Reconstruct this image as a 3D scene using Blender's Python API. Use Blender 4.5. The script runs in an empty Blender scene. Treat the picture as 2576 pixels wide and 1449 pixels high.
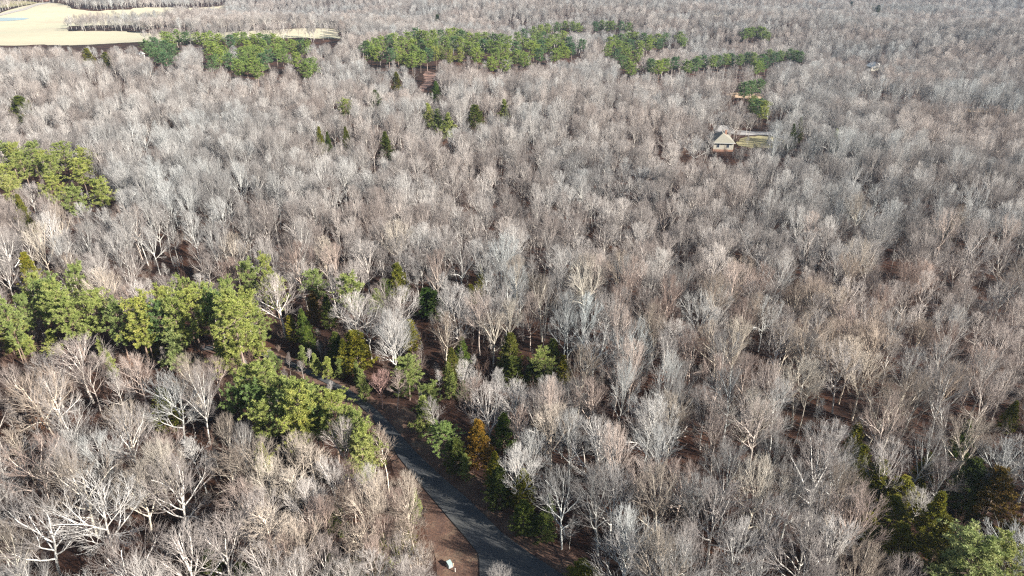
import bpy, math, random
import numpy as np
from mathutils import Vector, Matrix
from mathutils.geometry import delaunay_2d_cdt

R = math.radians
# ------------------------------------------------------------------ camera, world, sun, exposure
sc = bpy.context.scene
PITCH, CAM_H, FPX = 26.5, 80.0, 1717.0       # FPX is the focal length for a 2576 px wide picture
cam_d = bpy.data.cameras.new('camera'); cam_d.sensor_width = 36.0; cam_d.lens = 36.0 * FPX / 2576
cam_d.clip_start = 1.0; cam_d.clip_end = 20000.0
cam = bpy.data.objects.new('camera', cam_d); sc.collection.objects.link(cam)
cam.location = (0, 0, CAM_H); cam.rotation_euler = (R(90 - PITCH), 0, 0)
sc.camera = cam

SUN_EL, SUN_AZ = 28.0, 118.0                 # azimuth clockwise from +Y (the way the camera looks)
world = bpy.data.worlds.new('World'); sc.world = world; world.use_nodes = True
wn = world.node_tree
sky = wn.nodes.new('ShaderNodeTexSky'); sky.sky_type = 'NISHITA'; sky.sun_disc = False
sky.sun_elevation = R(SUN_EL); sky.sun_rotation = R(SUN_AZ); sky.air_density = 1.2; sky.dust_density = 0.6
bg = wn.nodes['Background']; bg.inputs['Strength'].default_value = 0.05
wn.links.new(sky.outputs[0], bg.inputs['Color'])
sun_d = bpy.data.lights.new('sun', 'SUN'); sun_d.energy = 5.0; sun_d.angle = R(0.5); sun_d.color = (1.0, 0.945, 0.865)
sun = bpy.data.objects.new('sun', sun_d); sc.collection.objects.link(sun)
sdir = Vector((math.cos(R(SUN_EL)) * math.sin(R(SUN_AZ)), math.cos(R(SUN_EL)) * math.cos(R(SUN_AZ)), math.sin(R(SUN_EL))))
sun.rotation_euler = sdir.to_track_quat('Z', 'Y').to_euler(); sun.location = (200, -100, 300)
sc.view_settings.view_transform = 'Standard'; sc.view_settings.look = 'None'
sc.view_settings.exposure = 1.3; sc.view_settings.gamma = 1.0; sc.view_settings.use_curve_mapping = False
sc.render.engine = 'CYCLES'
cy = sc.cycles
cy.max_bounces = 3; cy.diffuse_bounces = 1; cy.glossy_bounces = 1; cy.transmission_bounces = 2; cy.volume_bounces = 0
cy.transparent_max_bounces = 4; cy.use_denoising = False; cy.filter_width = 1.25
cy.caustics_reflective = False; cy.caustics_refractive = False

rng = np.random.default_rng(7)
col = sc.collection

# ------------------------------------------------------------------ terrain and picture <-> ground helpers
def smooth(a, b, v):
    t = np.clip((v - a) / (b - a), 0, 1); return t * t * (3 - 2 * t)
def hgt(x, y):
    x = np.asarray(x, float); y = np.asarray(y, float)
    r = np.hypot(x, y)
    near = 1.6 * np.sin(x / 48 + 1.0) * np.sin(y / 61 + .6)
    f = smooth(260, 700, r)
    far = 10.0 * np.sin(x / 150 + .5) * np.cos(y / 190 + .4) + 4.5 * np.sin((x * .8 + y) / 74) + 2.0 * np.sin((x - y * 1.3) / 61 + 2)
    return near * (1 - .5 * f) + f * far - 4 * f
CP, SP = math.cos(R(PITCH)), math.sin(R(PITCH))
def ray(px, py):
    u = (px - 1288.0) / FPX; v = (724.5 - py) / FPX
    d = np.array([u, CP + v * SP, -SP + v * CP]); return d / np.linalg.norm(d)
TS = np.concatenate([np.arange(40, 700, 1.5), np.arange(700, 2600, 5.0)])
def at(px, py, h=0.0):
    d = ray(px, py)
    x = d[0] * TS; y = d[1] * TS; z = CAM_H + d[2] * TS
    g = z - (hgt(x, y) + h)
    k = np.argmax(g <= 0)
    if g[k] > 0: k = len(TS) - 1
    t0, t1 = TS[k - 1], TS[k]; g0, g1 = g[k - 1], g[k]
    t = t0 + (t1 - t0) * (g0 / (g0 - g1 + 1e-9)) if g0 > g1 else t1
    x, y = d[0] * t, d[1] * t
    return float(x), float(y)
def proj(x, y, z):
    x = np.asarray(x, float); y = np.asarray(y, float); z = np.asarray(z, float) - CAM_H
    dep = y * CP - z * SP; up = y * SP + z * CP
    dep = np.maximum(dep, 1e-3)
    return 1288 + FPX * x / dep, 724.5 - FPX * up / dep, dep
def inpoly(px, py, poly):
    px = np.asarray(px, float); py = np.asarray(py, float); r = np.zeros(px.shape, bool)
    n = len(poly)
    for i in range(n):
        x0, y0 = poly[i]; x1, y1 = poly[(i + 1) % n]
        if y0 == y1: continue
        c = (y0 > py) != (y1 > py)
        r ^= c & (px < (x1 - x0) * (py - y0) / (y1 - y0) + x0)
    return r
def gpoly(pts): return [at(*p) for p in pts]

# ------------------------------------------------------------------ mesh helpers
def mesh_np(name, V, F, mats, smooth_=False, mi=None):
    """V (N,3); F (M,k) index array"""
    V = np.ascontiguousarray(V, np.float32); F = np.ascontiguousarray(F, np.int32)
    me = bpy.data.meshes.new(name); m, k = F.shape
    me.vertices.add(len(V)); me.vertices.foreach_set('co', V.ravel())
    me.loops.add(m * k); me.loops.foreach_set('vertex_index', F.ravel())
    me.polygons.add(m); me.polygons.foreach_set('loop_start', np.arange(0, m * k, k, dtype=np.int32))
    if mi is not None: me.polygons.foreach_set('material_index', np.asarray(mi, np.int32))
    me.polygons.foreach_set('use_smooth', np.full(m, smooth_))
    me.update(calc_edges=True)
    for mt in (mats if isinstance(mats, (list, tuple)) else [mats]): me.materials.append(mt)
    return me
def obj(name, me, parent=None, loc=(0, 0, 0)):
    o = bpy.data.objects.new(name, me); col.objects.link(o); o.location = loc
    if parent is not None: o.parent = parent
    return o
def tag(o, label=None, cat=None, group=None, kind=None):
    if label: o['label'] = label
    if cat: o['category'] = cat
    if group: o['group'] = group
    if kind: o['kind'] = kind
    return o
class MB:
    def __init__(s): s.V = []; s.F = []
    def box(s, x0, x1, y0, y1, z0, z1):
        n = len(s.V)
        s.V += [(x, y, z) for z in (z0, z1) for y in (y0, y1) for x in (x0, x1)]
        s.F += [tuple(n + i for i in f) for f in ((0, 2, 3, 1), (4, 5, 7, 6), (0, 1, 5, 4), (2, 6, 7, 3), (0, 4, 6, 2), (1, 3, 7, 5))]
        return s
    def face(s, *p):
        n = len(s.V); s.V += list(p); s.F.append(tuple(range(n, n + len(p)))); return s
    def cyl(s, x, y, z0, z1, r0, r1, k=12):
        n = len(s.V)
        for z, r in ((z0, r0), (z1, r1)):
            s.V += [(x + r * math.cos(2 * math.pi * i / k), y + r * math.sin(2 * math.pi * i / k), z) for i in range(k)]
        s.F += [(n + i, n + (i + 1) % k, n + k + (i + 1) % k, n + k + i) for i in range(k)]
        s.F.append(tuple(n + k + i for i in range(k))); s.F.append(tuple(n + k - 1 - i for i in range(k)))
        return s
    def build(s, name, m, parent=None, bevel=0.0):
        me = bpy.data.meshes.new(name); me.from_pydata(s.V, [], s.F); me.materials.append(m); me.update()
        o = obj(name, me, parent)
        if bevel:
            b = o.modifiers.new('bevel', 'BEVEL'); b.width = bevel; b.segments = 2
        return o

# ------------------------------------------------------------------ materials
def mat(name):
    m = bpy.data.materials.new(name); m.use_nodes = True
    nt = m.node_tree; return m, nt, nt.nodes['Principled BSDF']
def N(nt, t, **kw):
    n = nt.nodes.new(t)
    for k, v in kw.items():
        if k in n.inputs: n.inputs[k].default_value = v
        else: setattr(n, k, v)
    return n
def noise(nt, vec, scale, detail=4, rough=.6):
    n = N(nt, 'ShaderNodeTexNoise'); n.inputs['Scale'].default_value = scale
    n.inputs['Detail'].default_value = detail; n.inputs['Roughness'].default_value = rough
    nt.links.new(vec, n.inputs['Vector']); return n.outputs['Fac']
def ramp(nt, fac, stops):
    r = N(nt, 'ShaderNodeValToRGB'); e = r.color_ramp.elements
    while len(e) < len(stops): e.new(.5)
    for i, (p, c) in enumerate(stops): e[i].position = p; e[i].color = (*c, 1)
    nt.links.new(fac, r.inputs[0]); return r.outputs[0]
def mix(nt, a, b, fac=.5, mode='MIX'):
    n = N(nt, 'ShaderNodeMix'); n.data_type = 'RGBA'; n.blend_type = mode
    for s, v in ((0, fac), (6, a), (7, b)):
        if isinstance(v, (int, float)): n.inputs[s].default_value = v
        elif isinstance(v, tuple): n.inputs[s].default_value = (*v, 1)
        else: nt.links.new(v, n.inputs[s])
    return n.outputs[2]
def bark_mat(name, lo, mid, hi, ramp_pos=(.15, .55, .9)):
    m, nt, b = mat(name)
    oi = N(nt, 'ShaderNodeObjectInfo'); tc = N(nt, 'ShaderNodeTexCoord')
    c = ramp(nt, oi.outputs['Random'], [(ramp_pos[0], lo), (ramp_pos[1], mid), (ramp_pos[2], hi)])
    # a slow random drift from warm to cool tone over the woods
    fl = noise(nt, oi.outputs['Location'], .012, 2)
    c = mix(nt, c, ramp(nt, fl, [(.38, (1.05, .98, .94)), (.62, (.93, .98, 1.0))]), 1.0, 'MULTIPLY')
    g = noise(nt, tc.outputs['Object'], 1.3, 3)
    c = mix(nt, c, ramp(nt, g, [(.3, (.72, .72, .72)), (.65, (1.1, 1.1, 1.1))]), 1.0, 'MULTIPLY')
    c = mix(nt, c, oi.outputs['Color'], 1.0, 'MULTIPLY')
    nt.links.new(c, b.inputs['Base Color']); b.inputs['Roughness'].default_value = .85
    b.inputs['Specular IOR Level'].default_value = .15
    return m
M = {}
M['bark'] = bark_mat('pale_bark', (.50, .46, .42), (.60, .57, .52), (.72, .69, .64))
M['twig'] = bark_mat('twig_bark', (.26, .23, .215), (.40, .37, .35), (.54, .515, .49))
M['brush'] = bark_mat('brush_bark', (.16, .10, .08), (.24, .17, .14), (.30, .24, .20))
M['pine_bark'] = bark_mat('pine_bark', (.20, .15, .12), (.26, .20, .16), (.32, .25, .21))
def leaf_mat(name, c0, c1, c2):
    m, nt, b = mat(name)
    oi = N(nt, 'ShaderNodeObjectInfo'); tc = N(nt, 'ShaderNodeTexCoord')
    g = noise(nt, tc.outputs['Object'], .9, 3, .7)
    c = ramp(nt, g, [(.3, c0), (.52, c1), (.72, c2)])
    c = mix(nt, c, ramp(nt, oi.outputs['Random'], [(0, (.8, .85, .9)), (1, (1.2, 1.1, .9))]), 1.0, 'MULTIPLY')
    c = mix(nt, c, oi.outputs['Color'], 1.0, 'MULTIPLY')
    nt.links.new(c, b.inputs['Base Color']); b.inputs['Roughness'].default_value = .6
    b.inputs['Specular IOR Level'].default_value = .25
    tr = N(nt, 'ShaderNodeBsdfTranslucent'); nt.links.new(c, tr.inputs['Color'])
    ms = N(nt, 'ShaderNodeMixShader'); ms.inputs[0].default_value = .25
    nt.links.new(b.outputs[0], ms.inputs[1]); nt.links.new(tr.outputs[0], ms.inputs[2])
    nt.links.new(ms.outputs[0], nt.nodes['Material Output'].inputs['Surface'])
    return m
M['needle'] = leaf_mat('pine_needles', (.19, .255, .07), (.32, .38, .12), (.47, .48, .19))
M['cedar'] = leaf_mat('cedar_foliage', (.07, .095, .022), (.145, .155, .032), (.23, .21, .05))
M['dry_leaf'] = leaf_mat('dry_leaves', (.16, .07, .04), (.28, .14, .08), (.38, .22, .13))
def plain(name, c, rough=.7, var=.25, scale=2.0, metal=0.0):
    m, nt, b = mat(name); tc = N(nt, 'ShaderNodeTexCoord')
    g = noise(nt, tc.outputs['Object'], scale, 5)
    cc = ramp(nt, g, [(.3, tuple(v * (1 - var) for v in c)), (.7, tuple(min(1, v * (1 + var)) for v in c))])
    nt.links.new(cc, b.inputs['Base Color']); b.inputs['Roughness'].default_value = rough; b.inputs['Metallic'].default_value = metal
    return m
# forest floor: leaf litter
m, nt, b = mat('leaf_litter'); M['litter'] = m
ge = N(nt, 'ShaderNodeNewGeometry'); P = ge.outputs['Position']
c = ramp(nt, noise(nt, P, .11, 5, .65), [(.3, (.022, .015, .013)), (.5, (.05, .028, .022)), (.74, (.13, .062, .038))])
c = mix(nt, c, ramp(nt, noise(nt, P, 2.6, 6, .8), [(.3, (.45, .42, .42)), (.5, (1, 1, 1)), (.72, (1.9, 1.7, 1.5))]), 1.0, 'MULTIPLY')
c = mix(nt, c, ramp(nt, noise(nt, P, .03, 3), [(.4, (1, 1, 1)), (.65, (.8, .82, .78))]), 1.0, 'MULTIPLY')
nt.links.new(c, b.inputs['Base Color']); b.inputs['Roughness'].default_value = .95; b.inputs['Specular IOR Level'].default_value = .1
bu = N(nt, 'ShaderNodeBump'); bu.inputs['Strength'].default_value = .6; bu.inputs['Distance'].default_value = .15
nt.links.new(noise(nt, P, 3.5, 4, .7), bu.inputs['Height']); nt.links.new(bu.outputs[0], b.inputs['Normal'])
# asphalt, its base tinted blue to carry the navy shade of the road
m, nt, b = mat('asphalt'); M['asphalt'] = m
ge = N(nt, 'ShaderNodeNewGeometry'); P = ge.outputs['Position']
c = ramp(nt, noise(nt, P, .5, 5, .6), [(.3, (.042, .050, .062)), (.7, (.074, .08, .086))])
c = mix(nt, c, ramp(nt, noise(nt, P, 9, 3, .7), [(.4, (.8, .8, .8)), (.75, (1.35, 1.2, 1.05))]), 1.0, 'MULTIPLY')
nt.links.new(c, b.inputs['Base Color']); b.inputs['Roughness'].default_value = .85
# verge: trodden dry grass and leaves
m, nt, b = mat('verge_grass'); M['verge'] = m
ge = N(nt, 'ShaderNodeNewGeometry'); P = ge.outputs['Position']
c = ramp(nt, noise(nt, P, .35, 5, .7), [(.3, (.065, .036, .028)), (.5, (.12, .07, .05)), (.7, (.20, .145, .10))])
c = mix(nt, c, ramp(nt, noise(nt, P, 4.5, 5, .85), [(.35, (.3, .27, .26)), (.5, (1, 1, 1)), (.68, (2.1, 1.8, 1.5))]), 1.0, 'MULTIPLY')
nt.links.new(c, b.inputs['Base Color']); b.inputs['Roughness'].default_value = .95
# dry field
m, nt, b = mat('dry_field'); M['field'] = m
ge = N(nt, 'ShaderNodeNewGeometry'); P = ge.outputs['Position']
mp = N(nt, 'ShaderNodeMapping'); mp.inputs['Scale'].default_value = (.25, 1, 1); nt.links.new(P, mp.inputs['Vector'])
c = ramp(nt, noise(nt, mp.outputs[0], .02, 5, .6), [(.3, (.47, .40, .28)), (.5, (.54, .48, .33)), (.7, (.50, .49, .33))])
c = mix(nt, c, ramp(nt, noise(nt, mp.outputs[0], .3, 5, .7), [(.3, (.9, .9, .9)), (.7, (1.08, 1.08, 1.08))]), 1.0, 'MULTIPLY')
nt.links.new(c, b.inputs['Base Color']); b.inputs['Roughness'].default_value = .95
nt = M['asphalt'].node_tree; b = nt.nodes['Principled BSDF']; ge = N(nt, 'ShaderNodeNewGeometry'); P = ge.outputs['Position']
src = b.inputs['Base Color'].links[0].from_socket
pt = ramp(nt, noise(nt, P, .16, 4, .7), [(.44, (0, 0, 0)), (.62, (1, 1, 1))])
c = mix(nt, src, (.115, .112, .10), mix(nt, (0., 0., 0.), pt, .5))
lf = ramp(nt, noise(nt, P, 5.0, 5, .9), [(.63, (0, 0, 0)), (.68, (1, 1, 1))])
c = mix(nt, c, (.22, .12, .07), lf); nt.links.new(c, b.inputs['Base Color'])
M['gravel'] = plain('gravel', (.42, .38, .34), .9, .2, .8)
M['sand'] = plain('sandy_soil', (.46, .32, .20), .9, .25, .3)
M['lawn'] = plain('winter_lawn', (.30, .26, .13), .9, .3, .25)
M['dirt'] = plain('red_dirt', (.22, .13, .10), .95, .5, .25)
M['concrete'] = plain('pale_concrete', (.36, .34, .32), .85, .1, .6)
M['water'] = plain('pond_water', (.36, .44, .44), .3, .1, .02)
M['shingle'] = plain('tan_shingles', (.27, .25, .20), .9, .18, 3.0)
M['dark_shingle'] = plain('blue_grey_shingles', (.10, .13, .17), .8, .2, 3.0)
M['metal_roof'] = plain('pale_metal_roof', (.62, .60, .55), .4, .08, 2.0)
M['cream'] = plain('cream_siding', (.50, .46, .38), .7, .06, 1.0)
M['white'] = plain('white_siding', (.78, .78, .76), .6, .05, 1.0)
M['brick'] = plain('brick_base', (.36, .20, .14), .9, .2, 4.0)
M['glass'] = plain('window_glass', (.05, .06, .08), .08, .1, 1.0)
M['trim'] = plain('white_trim', (.75, .74, .70), .6, .05, 3.0)
M['door'] = plain('door_paint', (.20, .10, .07), .5, .1, 3.0)
M['cab'] = plain('pale_green_enamel', (.33, .42, .40), .45, .06, 3.0)
M['cab_dark'] = plain('dark_enamel', (.16, .20, .19), .5, .1, 3.0)
M['post'] = plain('marker_post_plastic', (.68, .48, .33), .6, .1, 5.0)
M['post_white'] = plain('marker_post_white', (.75, .72, .66), .6, .08, 5.0)

# ------------------------------------------------------------------ the ground sheet
def graded(stops):
    out = [stops[0][0]]
    for (a, _), (b_, st) in zip(stops[:-1], stops[1:]):
        n = max(1, int(round((b_ - a) / st))); out += list(np.linspace(a, b_, n + 1)[1:])
    return np.array(out)
gx = graded([(-7000, 0), (-2200, 400), (-1300, 40), (-500, 16), (-160, 8), (160, 4), (500, 8), (1300, 16), (2200, 40), (7000, 400)])
gy = graded([(-600, 0), (-100, 50), (40, 10), (260, 4), (700, 8), (1400, 12), (2400, 30), (9000, 400)])
XX, YY = np.meshgrid(gx, gy); ZZ = hgt(XX, YY)
nx, ny = len(gx), len(gy)
I = np.arange(nx * ny).reshape(ny, nx)
F = np.stack([I[:-1, :-1].ravel(), I[:-1, 1:].ravel(), I[1:, 1:].ravel(), I[1:, :-1].ravel()], 1)
ground = obj('ground', mesh_np('ground', np.stack([XX.ravel(), YY.ravel(), ZZ.ravel()], 1), F, M['litter'], True))
tag(ground, kind='structure')

def sheet(name, poly, m, step, lift, kind='structure', edge=None, rag=0.0):
    """a flat-laid sheet draped over the terrain, its outline given on the ground"""
    pts = []
    n = len(poly); edge = edge or step
    for i in range(n):
        a, b_ = np.array(poly[i]), np.array(poly[(i + 1) % n]); L = np.linalg.norm(b_ - a); k = max(1, int(L / edge))
        for j in range(k):
            q = a + (b_ - a) * j / k; pts.append(q + rag * np.array([math.sin(q[0] * .31 + q[1] * .17) + math.sin(q[1] * .9), math.cos(q[0] * .23 - q[1] * .37) + math.sin(q[0] * .8)]) * .5)
    nb = len(pts)
    P_ = np.array(pts)
    xs = np.arange(P_[:, 0].min(), P_[:, 0].max(), step); ys = np.arange(P_[:, 1].min(), P_[:, 1].max(), step)
    gxx, gyy = np.meshgrid(xs, ys); gxx = gxx.ravel(); gyy = gyy.ravel()
    k = inpoly(gxx, gyy, [tuple(p) for p in pts])
    allp = [Vector(p) for p in pts] + [Vector((a, b_)) for a, b_ in zip(gxx[k], gyy[k])]
    v, e, f, *_ = delaunay_2d_cdt(allp, [(i, (i + 1) % nb) for i in range(nb)], [list(range(nb))], 1, 1e-3)
    V = np.array([(p.x, p.y) for p in v]); Z = hgt(V[:, 0], V[:, 1]) + lift
    me = bpy.data.meshes.new(name)
    me.from_pydata([(x, y, z) for (x, y), z in zip(V, Z)], [], [tuple(t) for t in f])
    me.materials.append(m); me.polygons.foreach_set('use_smooth', np.full(len(me.polygons), True)); me.update()
    o = obj(name, me); o['kind'] = kind
    return o

# field with the tree rows cut out of it
FIELD_PX = [(-500, 113), (110, 113), (360, 106), (480, 102), (850, 99), (862, 74), (760, 72), (690, 76), (560, 83), (400, 86), (300, 80),
            (168, 79), (168, 66), (330, 63), (450, 52), (570, 34), (575, 12), (420, 19), (330, 24), (235, 29), (185, 22), (150, 9), (100, 7), (0, 34), (-500, 60)]
FIELD = gpoly(FIELD_PX)
sheet('field', FIELD, M['field'], 12, .35, edge=8, rag=4)
POND = gpoly([(-260, 47), (-20, 45.5), (60, 45.6), (74, 47.5), (60, 51), (15, 54), (-120, 56), (-260, 54)])
sheet('pond', POND, M['water'], 10, .6, edge=6)
FARROAD = gpoly([(-60, 42), (0, 36), (60, 22), (95, 10), (125, 6), (131, 7), (103, 12), (68, 25), (5, 40), (-60, 46)])
sheet('farm_road', FARROAD, M['gravel'], 8, .6, edge=6)
FAR_LAWN = gpoly([(-120, 26), (0, 22), (40, 17), (95, 8), (80, 4), (-120, 7)])
sheet('meadow', FAR_LAWN, M['lawn'], 15, .5, edge=10)

# paved road: left and right edge traced on the ground
RL = [(1207, 1475), (1206, 1412), (1203, 1394), (1170, 1352), (1139, 1316), (1072, 1237), (1002, 1150), (965, 1090), (925, 1040), (880, 1000), (825, 968), (760, 935), (690, 905), (600, 888), (500, 880)]
RR = [(1460, 1475), (1408, 1443), (1335, 1395), (1263, 1342), (1175, 1255), (1108, 1198), (1042, 1135), (990, 1075), (937, 1022), (880, 982), (820, 952), (765, 925), (690, 893), (600, 877), (500, 870)]
RLg, RRg = gpoly(RL), gpoly(RR)
ROAD = RLg + RRg[::-1]
VL = [(1120, 1480), (1085, 1400), (1055, 1300), (1000, 1210), (960, 1130), (925, 1075), (885, 1030), (835, 990), (760, 950), (690, 915), (600, 897), (500, 888)]
VR = [(1560, 1480), (1470, 1425), (1340, 1335), (1240, 1240), (1165, 1165), (1100, 1090), (1050, 1045), (1000, 1018), (940, 995), (880, 968), (820, 940), (765, 915), (690, 885), (600, 868), (500, 862)]
VERGE = gpoly(VL) + gpoly(VR)[::-1]
sheet('verge', VERGE, M['verge'], 2.0, .045, edge=1.5, rag=.8)
rd = sheet('road', ROAD, M['asphalt'], 2.0, .19, edge=1.5)
def skirt(o, depth):
    me = o.data; ec = {}
    for p in me.polygons:
        for k in p.edge_keys: ec[k] = ec.get(k, 0) + 1
    ed = [k for k, c in ec.items() if c == 1]
    V = [tuple(v.co) for v in me.vertices]; F = [tuple(p.vertices) for p in me.polygons]; low = {}
    for k in ed:
        for i in k:
            if i not in low: low[i] = len(V); V.append((V[i][0], V[i][1], V[i][2] - depth))
    F += [(a, b_, low[b_], low[a]) for a, b_ in ed]
    m2 = bpy.data.meshes.new(me.name); m2.from_pydata(V, [], F); m2.materials.append(me.materials[0]); m2.update(); o.data = m2
skirt(rd, .25)

# drives and clearings farther off
DRIVE1 = gpoly([(1070, 180), (1098, 184), (1092, 200), (1080, 215), (1068, 230), (1054, 230), (1066, 205)])
sheet('dirt_clearing', DRIVE1, M['dirt'], 4, .12, edge=3, rag=2)
DRIVE2 = gpoly([(520, 212), (528, 212), (522, 232), (512, 246), (480, 252), (430, 255), (430, 258), (480, 256), (505, 252), (515, 240), (512, 225)])
sheet('gravel_drive', DRIVE2, M['gravel'], 4, .15)
SANDY = gpoly([(1828, 238), (1850, 232), (1905, 234), (1925, 240), (1912, 250), (1870, 248), (1836, 246)])
sheet('sandy_clearing', SANDY, M['sand'], 4, .12)
LAWN = gpoly([(1868, 346), (1935, 342), (1975, 350), (1985, 362), (1960, 372), (1880, 374), (1850, 366)])
sheet('lawn', LAWN, M['lawn'], 4, .12, edge=3, rag=2)
DRIVE3 = gpoly([(1796, 316), (1830, 315), (1850, 328), (1900, 332), (1945, 333), (1975, 345), (1962, 350), (1935, 341), (1860, 341), (1832, 336), (1798, 334)])
sheet('driveway', DRIVE3, M['concrete'], 3, .20)
ROAD2 = gpoly([(1920, 250), (2000, 253), (2080, 257), (2230, 262), (2420, 268), (2600, 272), (2800, 276), (2800, 281), (2600, 277), (2420, 273), (2230, 266), (2080, 261), (2000, 257), (1920, 254)])
sheet('far_road', ROAD2, M['gravel'], 6, .18)
BANK = gpoly([(2420, 274), (2500, 273), (2600, 278), (2600, 286), (2500, 284), (2440, 282)])
sheet('bare_bank', BANK, M['sand'], 4, .12)

# ------------------------------------------------------------------ tree growing (numpy)
def unit(v): return v / np.maximum(np.linalg.norm(v, axis=-1, keepdims=True), 1e-9)
def grow(g, P0, D0, L, r0, r1, n, wander, up):
    C = len(P0); pts = np.zeros((C, n + 1, 3)); pts[:, 0] = P0; d = unit(np.array(D0, float)); st = (np.asarray(L) / n).reshape(-1, 1)
    for i in range(n):
        d = d + g.normal(0, wander, (C, 3)); d[:, 2] += up; d = unit(d)
        pts[:, i + 1] = pts[:, i] + d * st
    t = np.linspace(0, 1, n + 1)[None, :]
    r = np.asarray(r0).reshape(-1, 1) * (1 - t) + np.asarray(r1).reshape(-1, 1) * t
    return pts, r
def spawn(g, pts, rad, k, t0, t1, ang, angj):
    C, n1, _ = pts.shape; n = n1 - 1
    t = (np.arange(k)[None, :] + g.uniform(.1, .9, (C, k))) / k * (t1 - t0) + t0
    f = t * n; i = np.clip(f.astype(int), 0, n - 1); w = (f - i)[..., None]
    ci = np.arange(C)[:, None]
    p = pts[ci, i] * (1 - w) + pts[ci, i + 1] * w
    tan = unit(pts[ci, i + 1] - pts[ci, i])
    r = rad[ci, i] * (1 - w[..., 0]) + rad[ci, i + 1] * w[..., 0]
    rnd = unit(g.normal(0, 1, (C, k, 3))); perp = unit(rnd - (rnd * tan).sum(-1, keepdims=True) * tan)
    a = np.radians(ang + g.normal(0, angj, (C, k, 1)))
    d = tan * np.cos(a) + perp * np.sin(a)
    return p.reshape(-1, 3), d.reshape(-1, 3), t.reshape(-1), r.reshape(-1)
def tubes(lst, sides):
    """rings along every chain, joined into quads"""
    VV, FF, off = [], [], 0
    for (pts, rad), s in zip(lst, sides):
        C, n1, _ = pts.shape
        T = np.gradient(pts, axis=1); T = unit(T)
        ref = np.where(np.abs(T[:, :1, 2:3]) > .8, np.array([1., 0, 0]), np.array([0, 0, 1.]))
        U = unit(np.cross(T, np.broadcast_to(ref, T.shape))); W = np.cross(T, U)
        a = np.arange(s) * 2 * np.pi / s
        ring = pts[:, :, None, :] + rad[:, :, None, None] * (U[:, :, None, :] * np.cos(a)[None, None, :, None] + W[:, :, None, :] * np.sin(a)[None, None, :, None])
        V = ring.reshape(-1, 3); idx = np.arange(C * n1 * s).reshape(C, n1, s) + off
        nxt = np.roll(idx, -1, axis=2)
        q = np.stack([idx[:, :-1], nxt[:, :-1], nxt[:, 1:], idx[:, 1:]], -1).reshape(-1, 4)
        VV.append(V); FF.append(q); off += len(V)
    return np.concatenate(VV), np.concatenate(FF)

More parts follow.
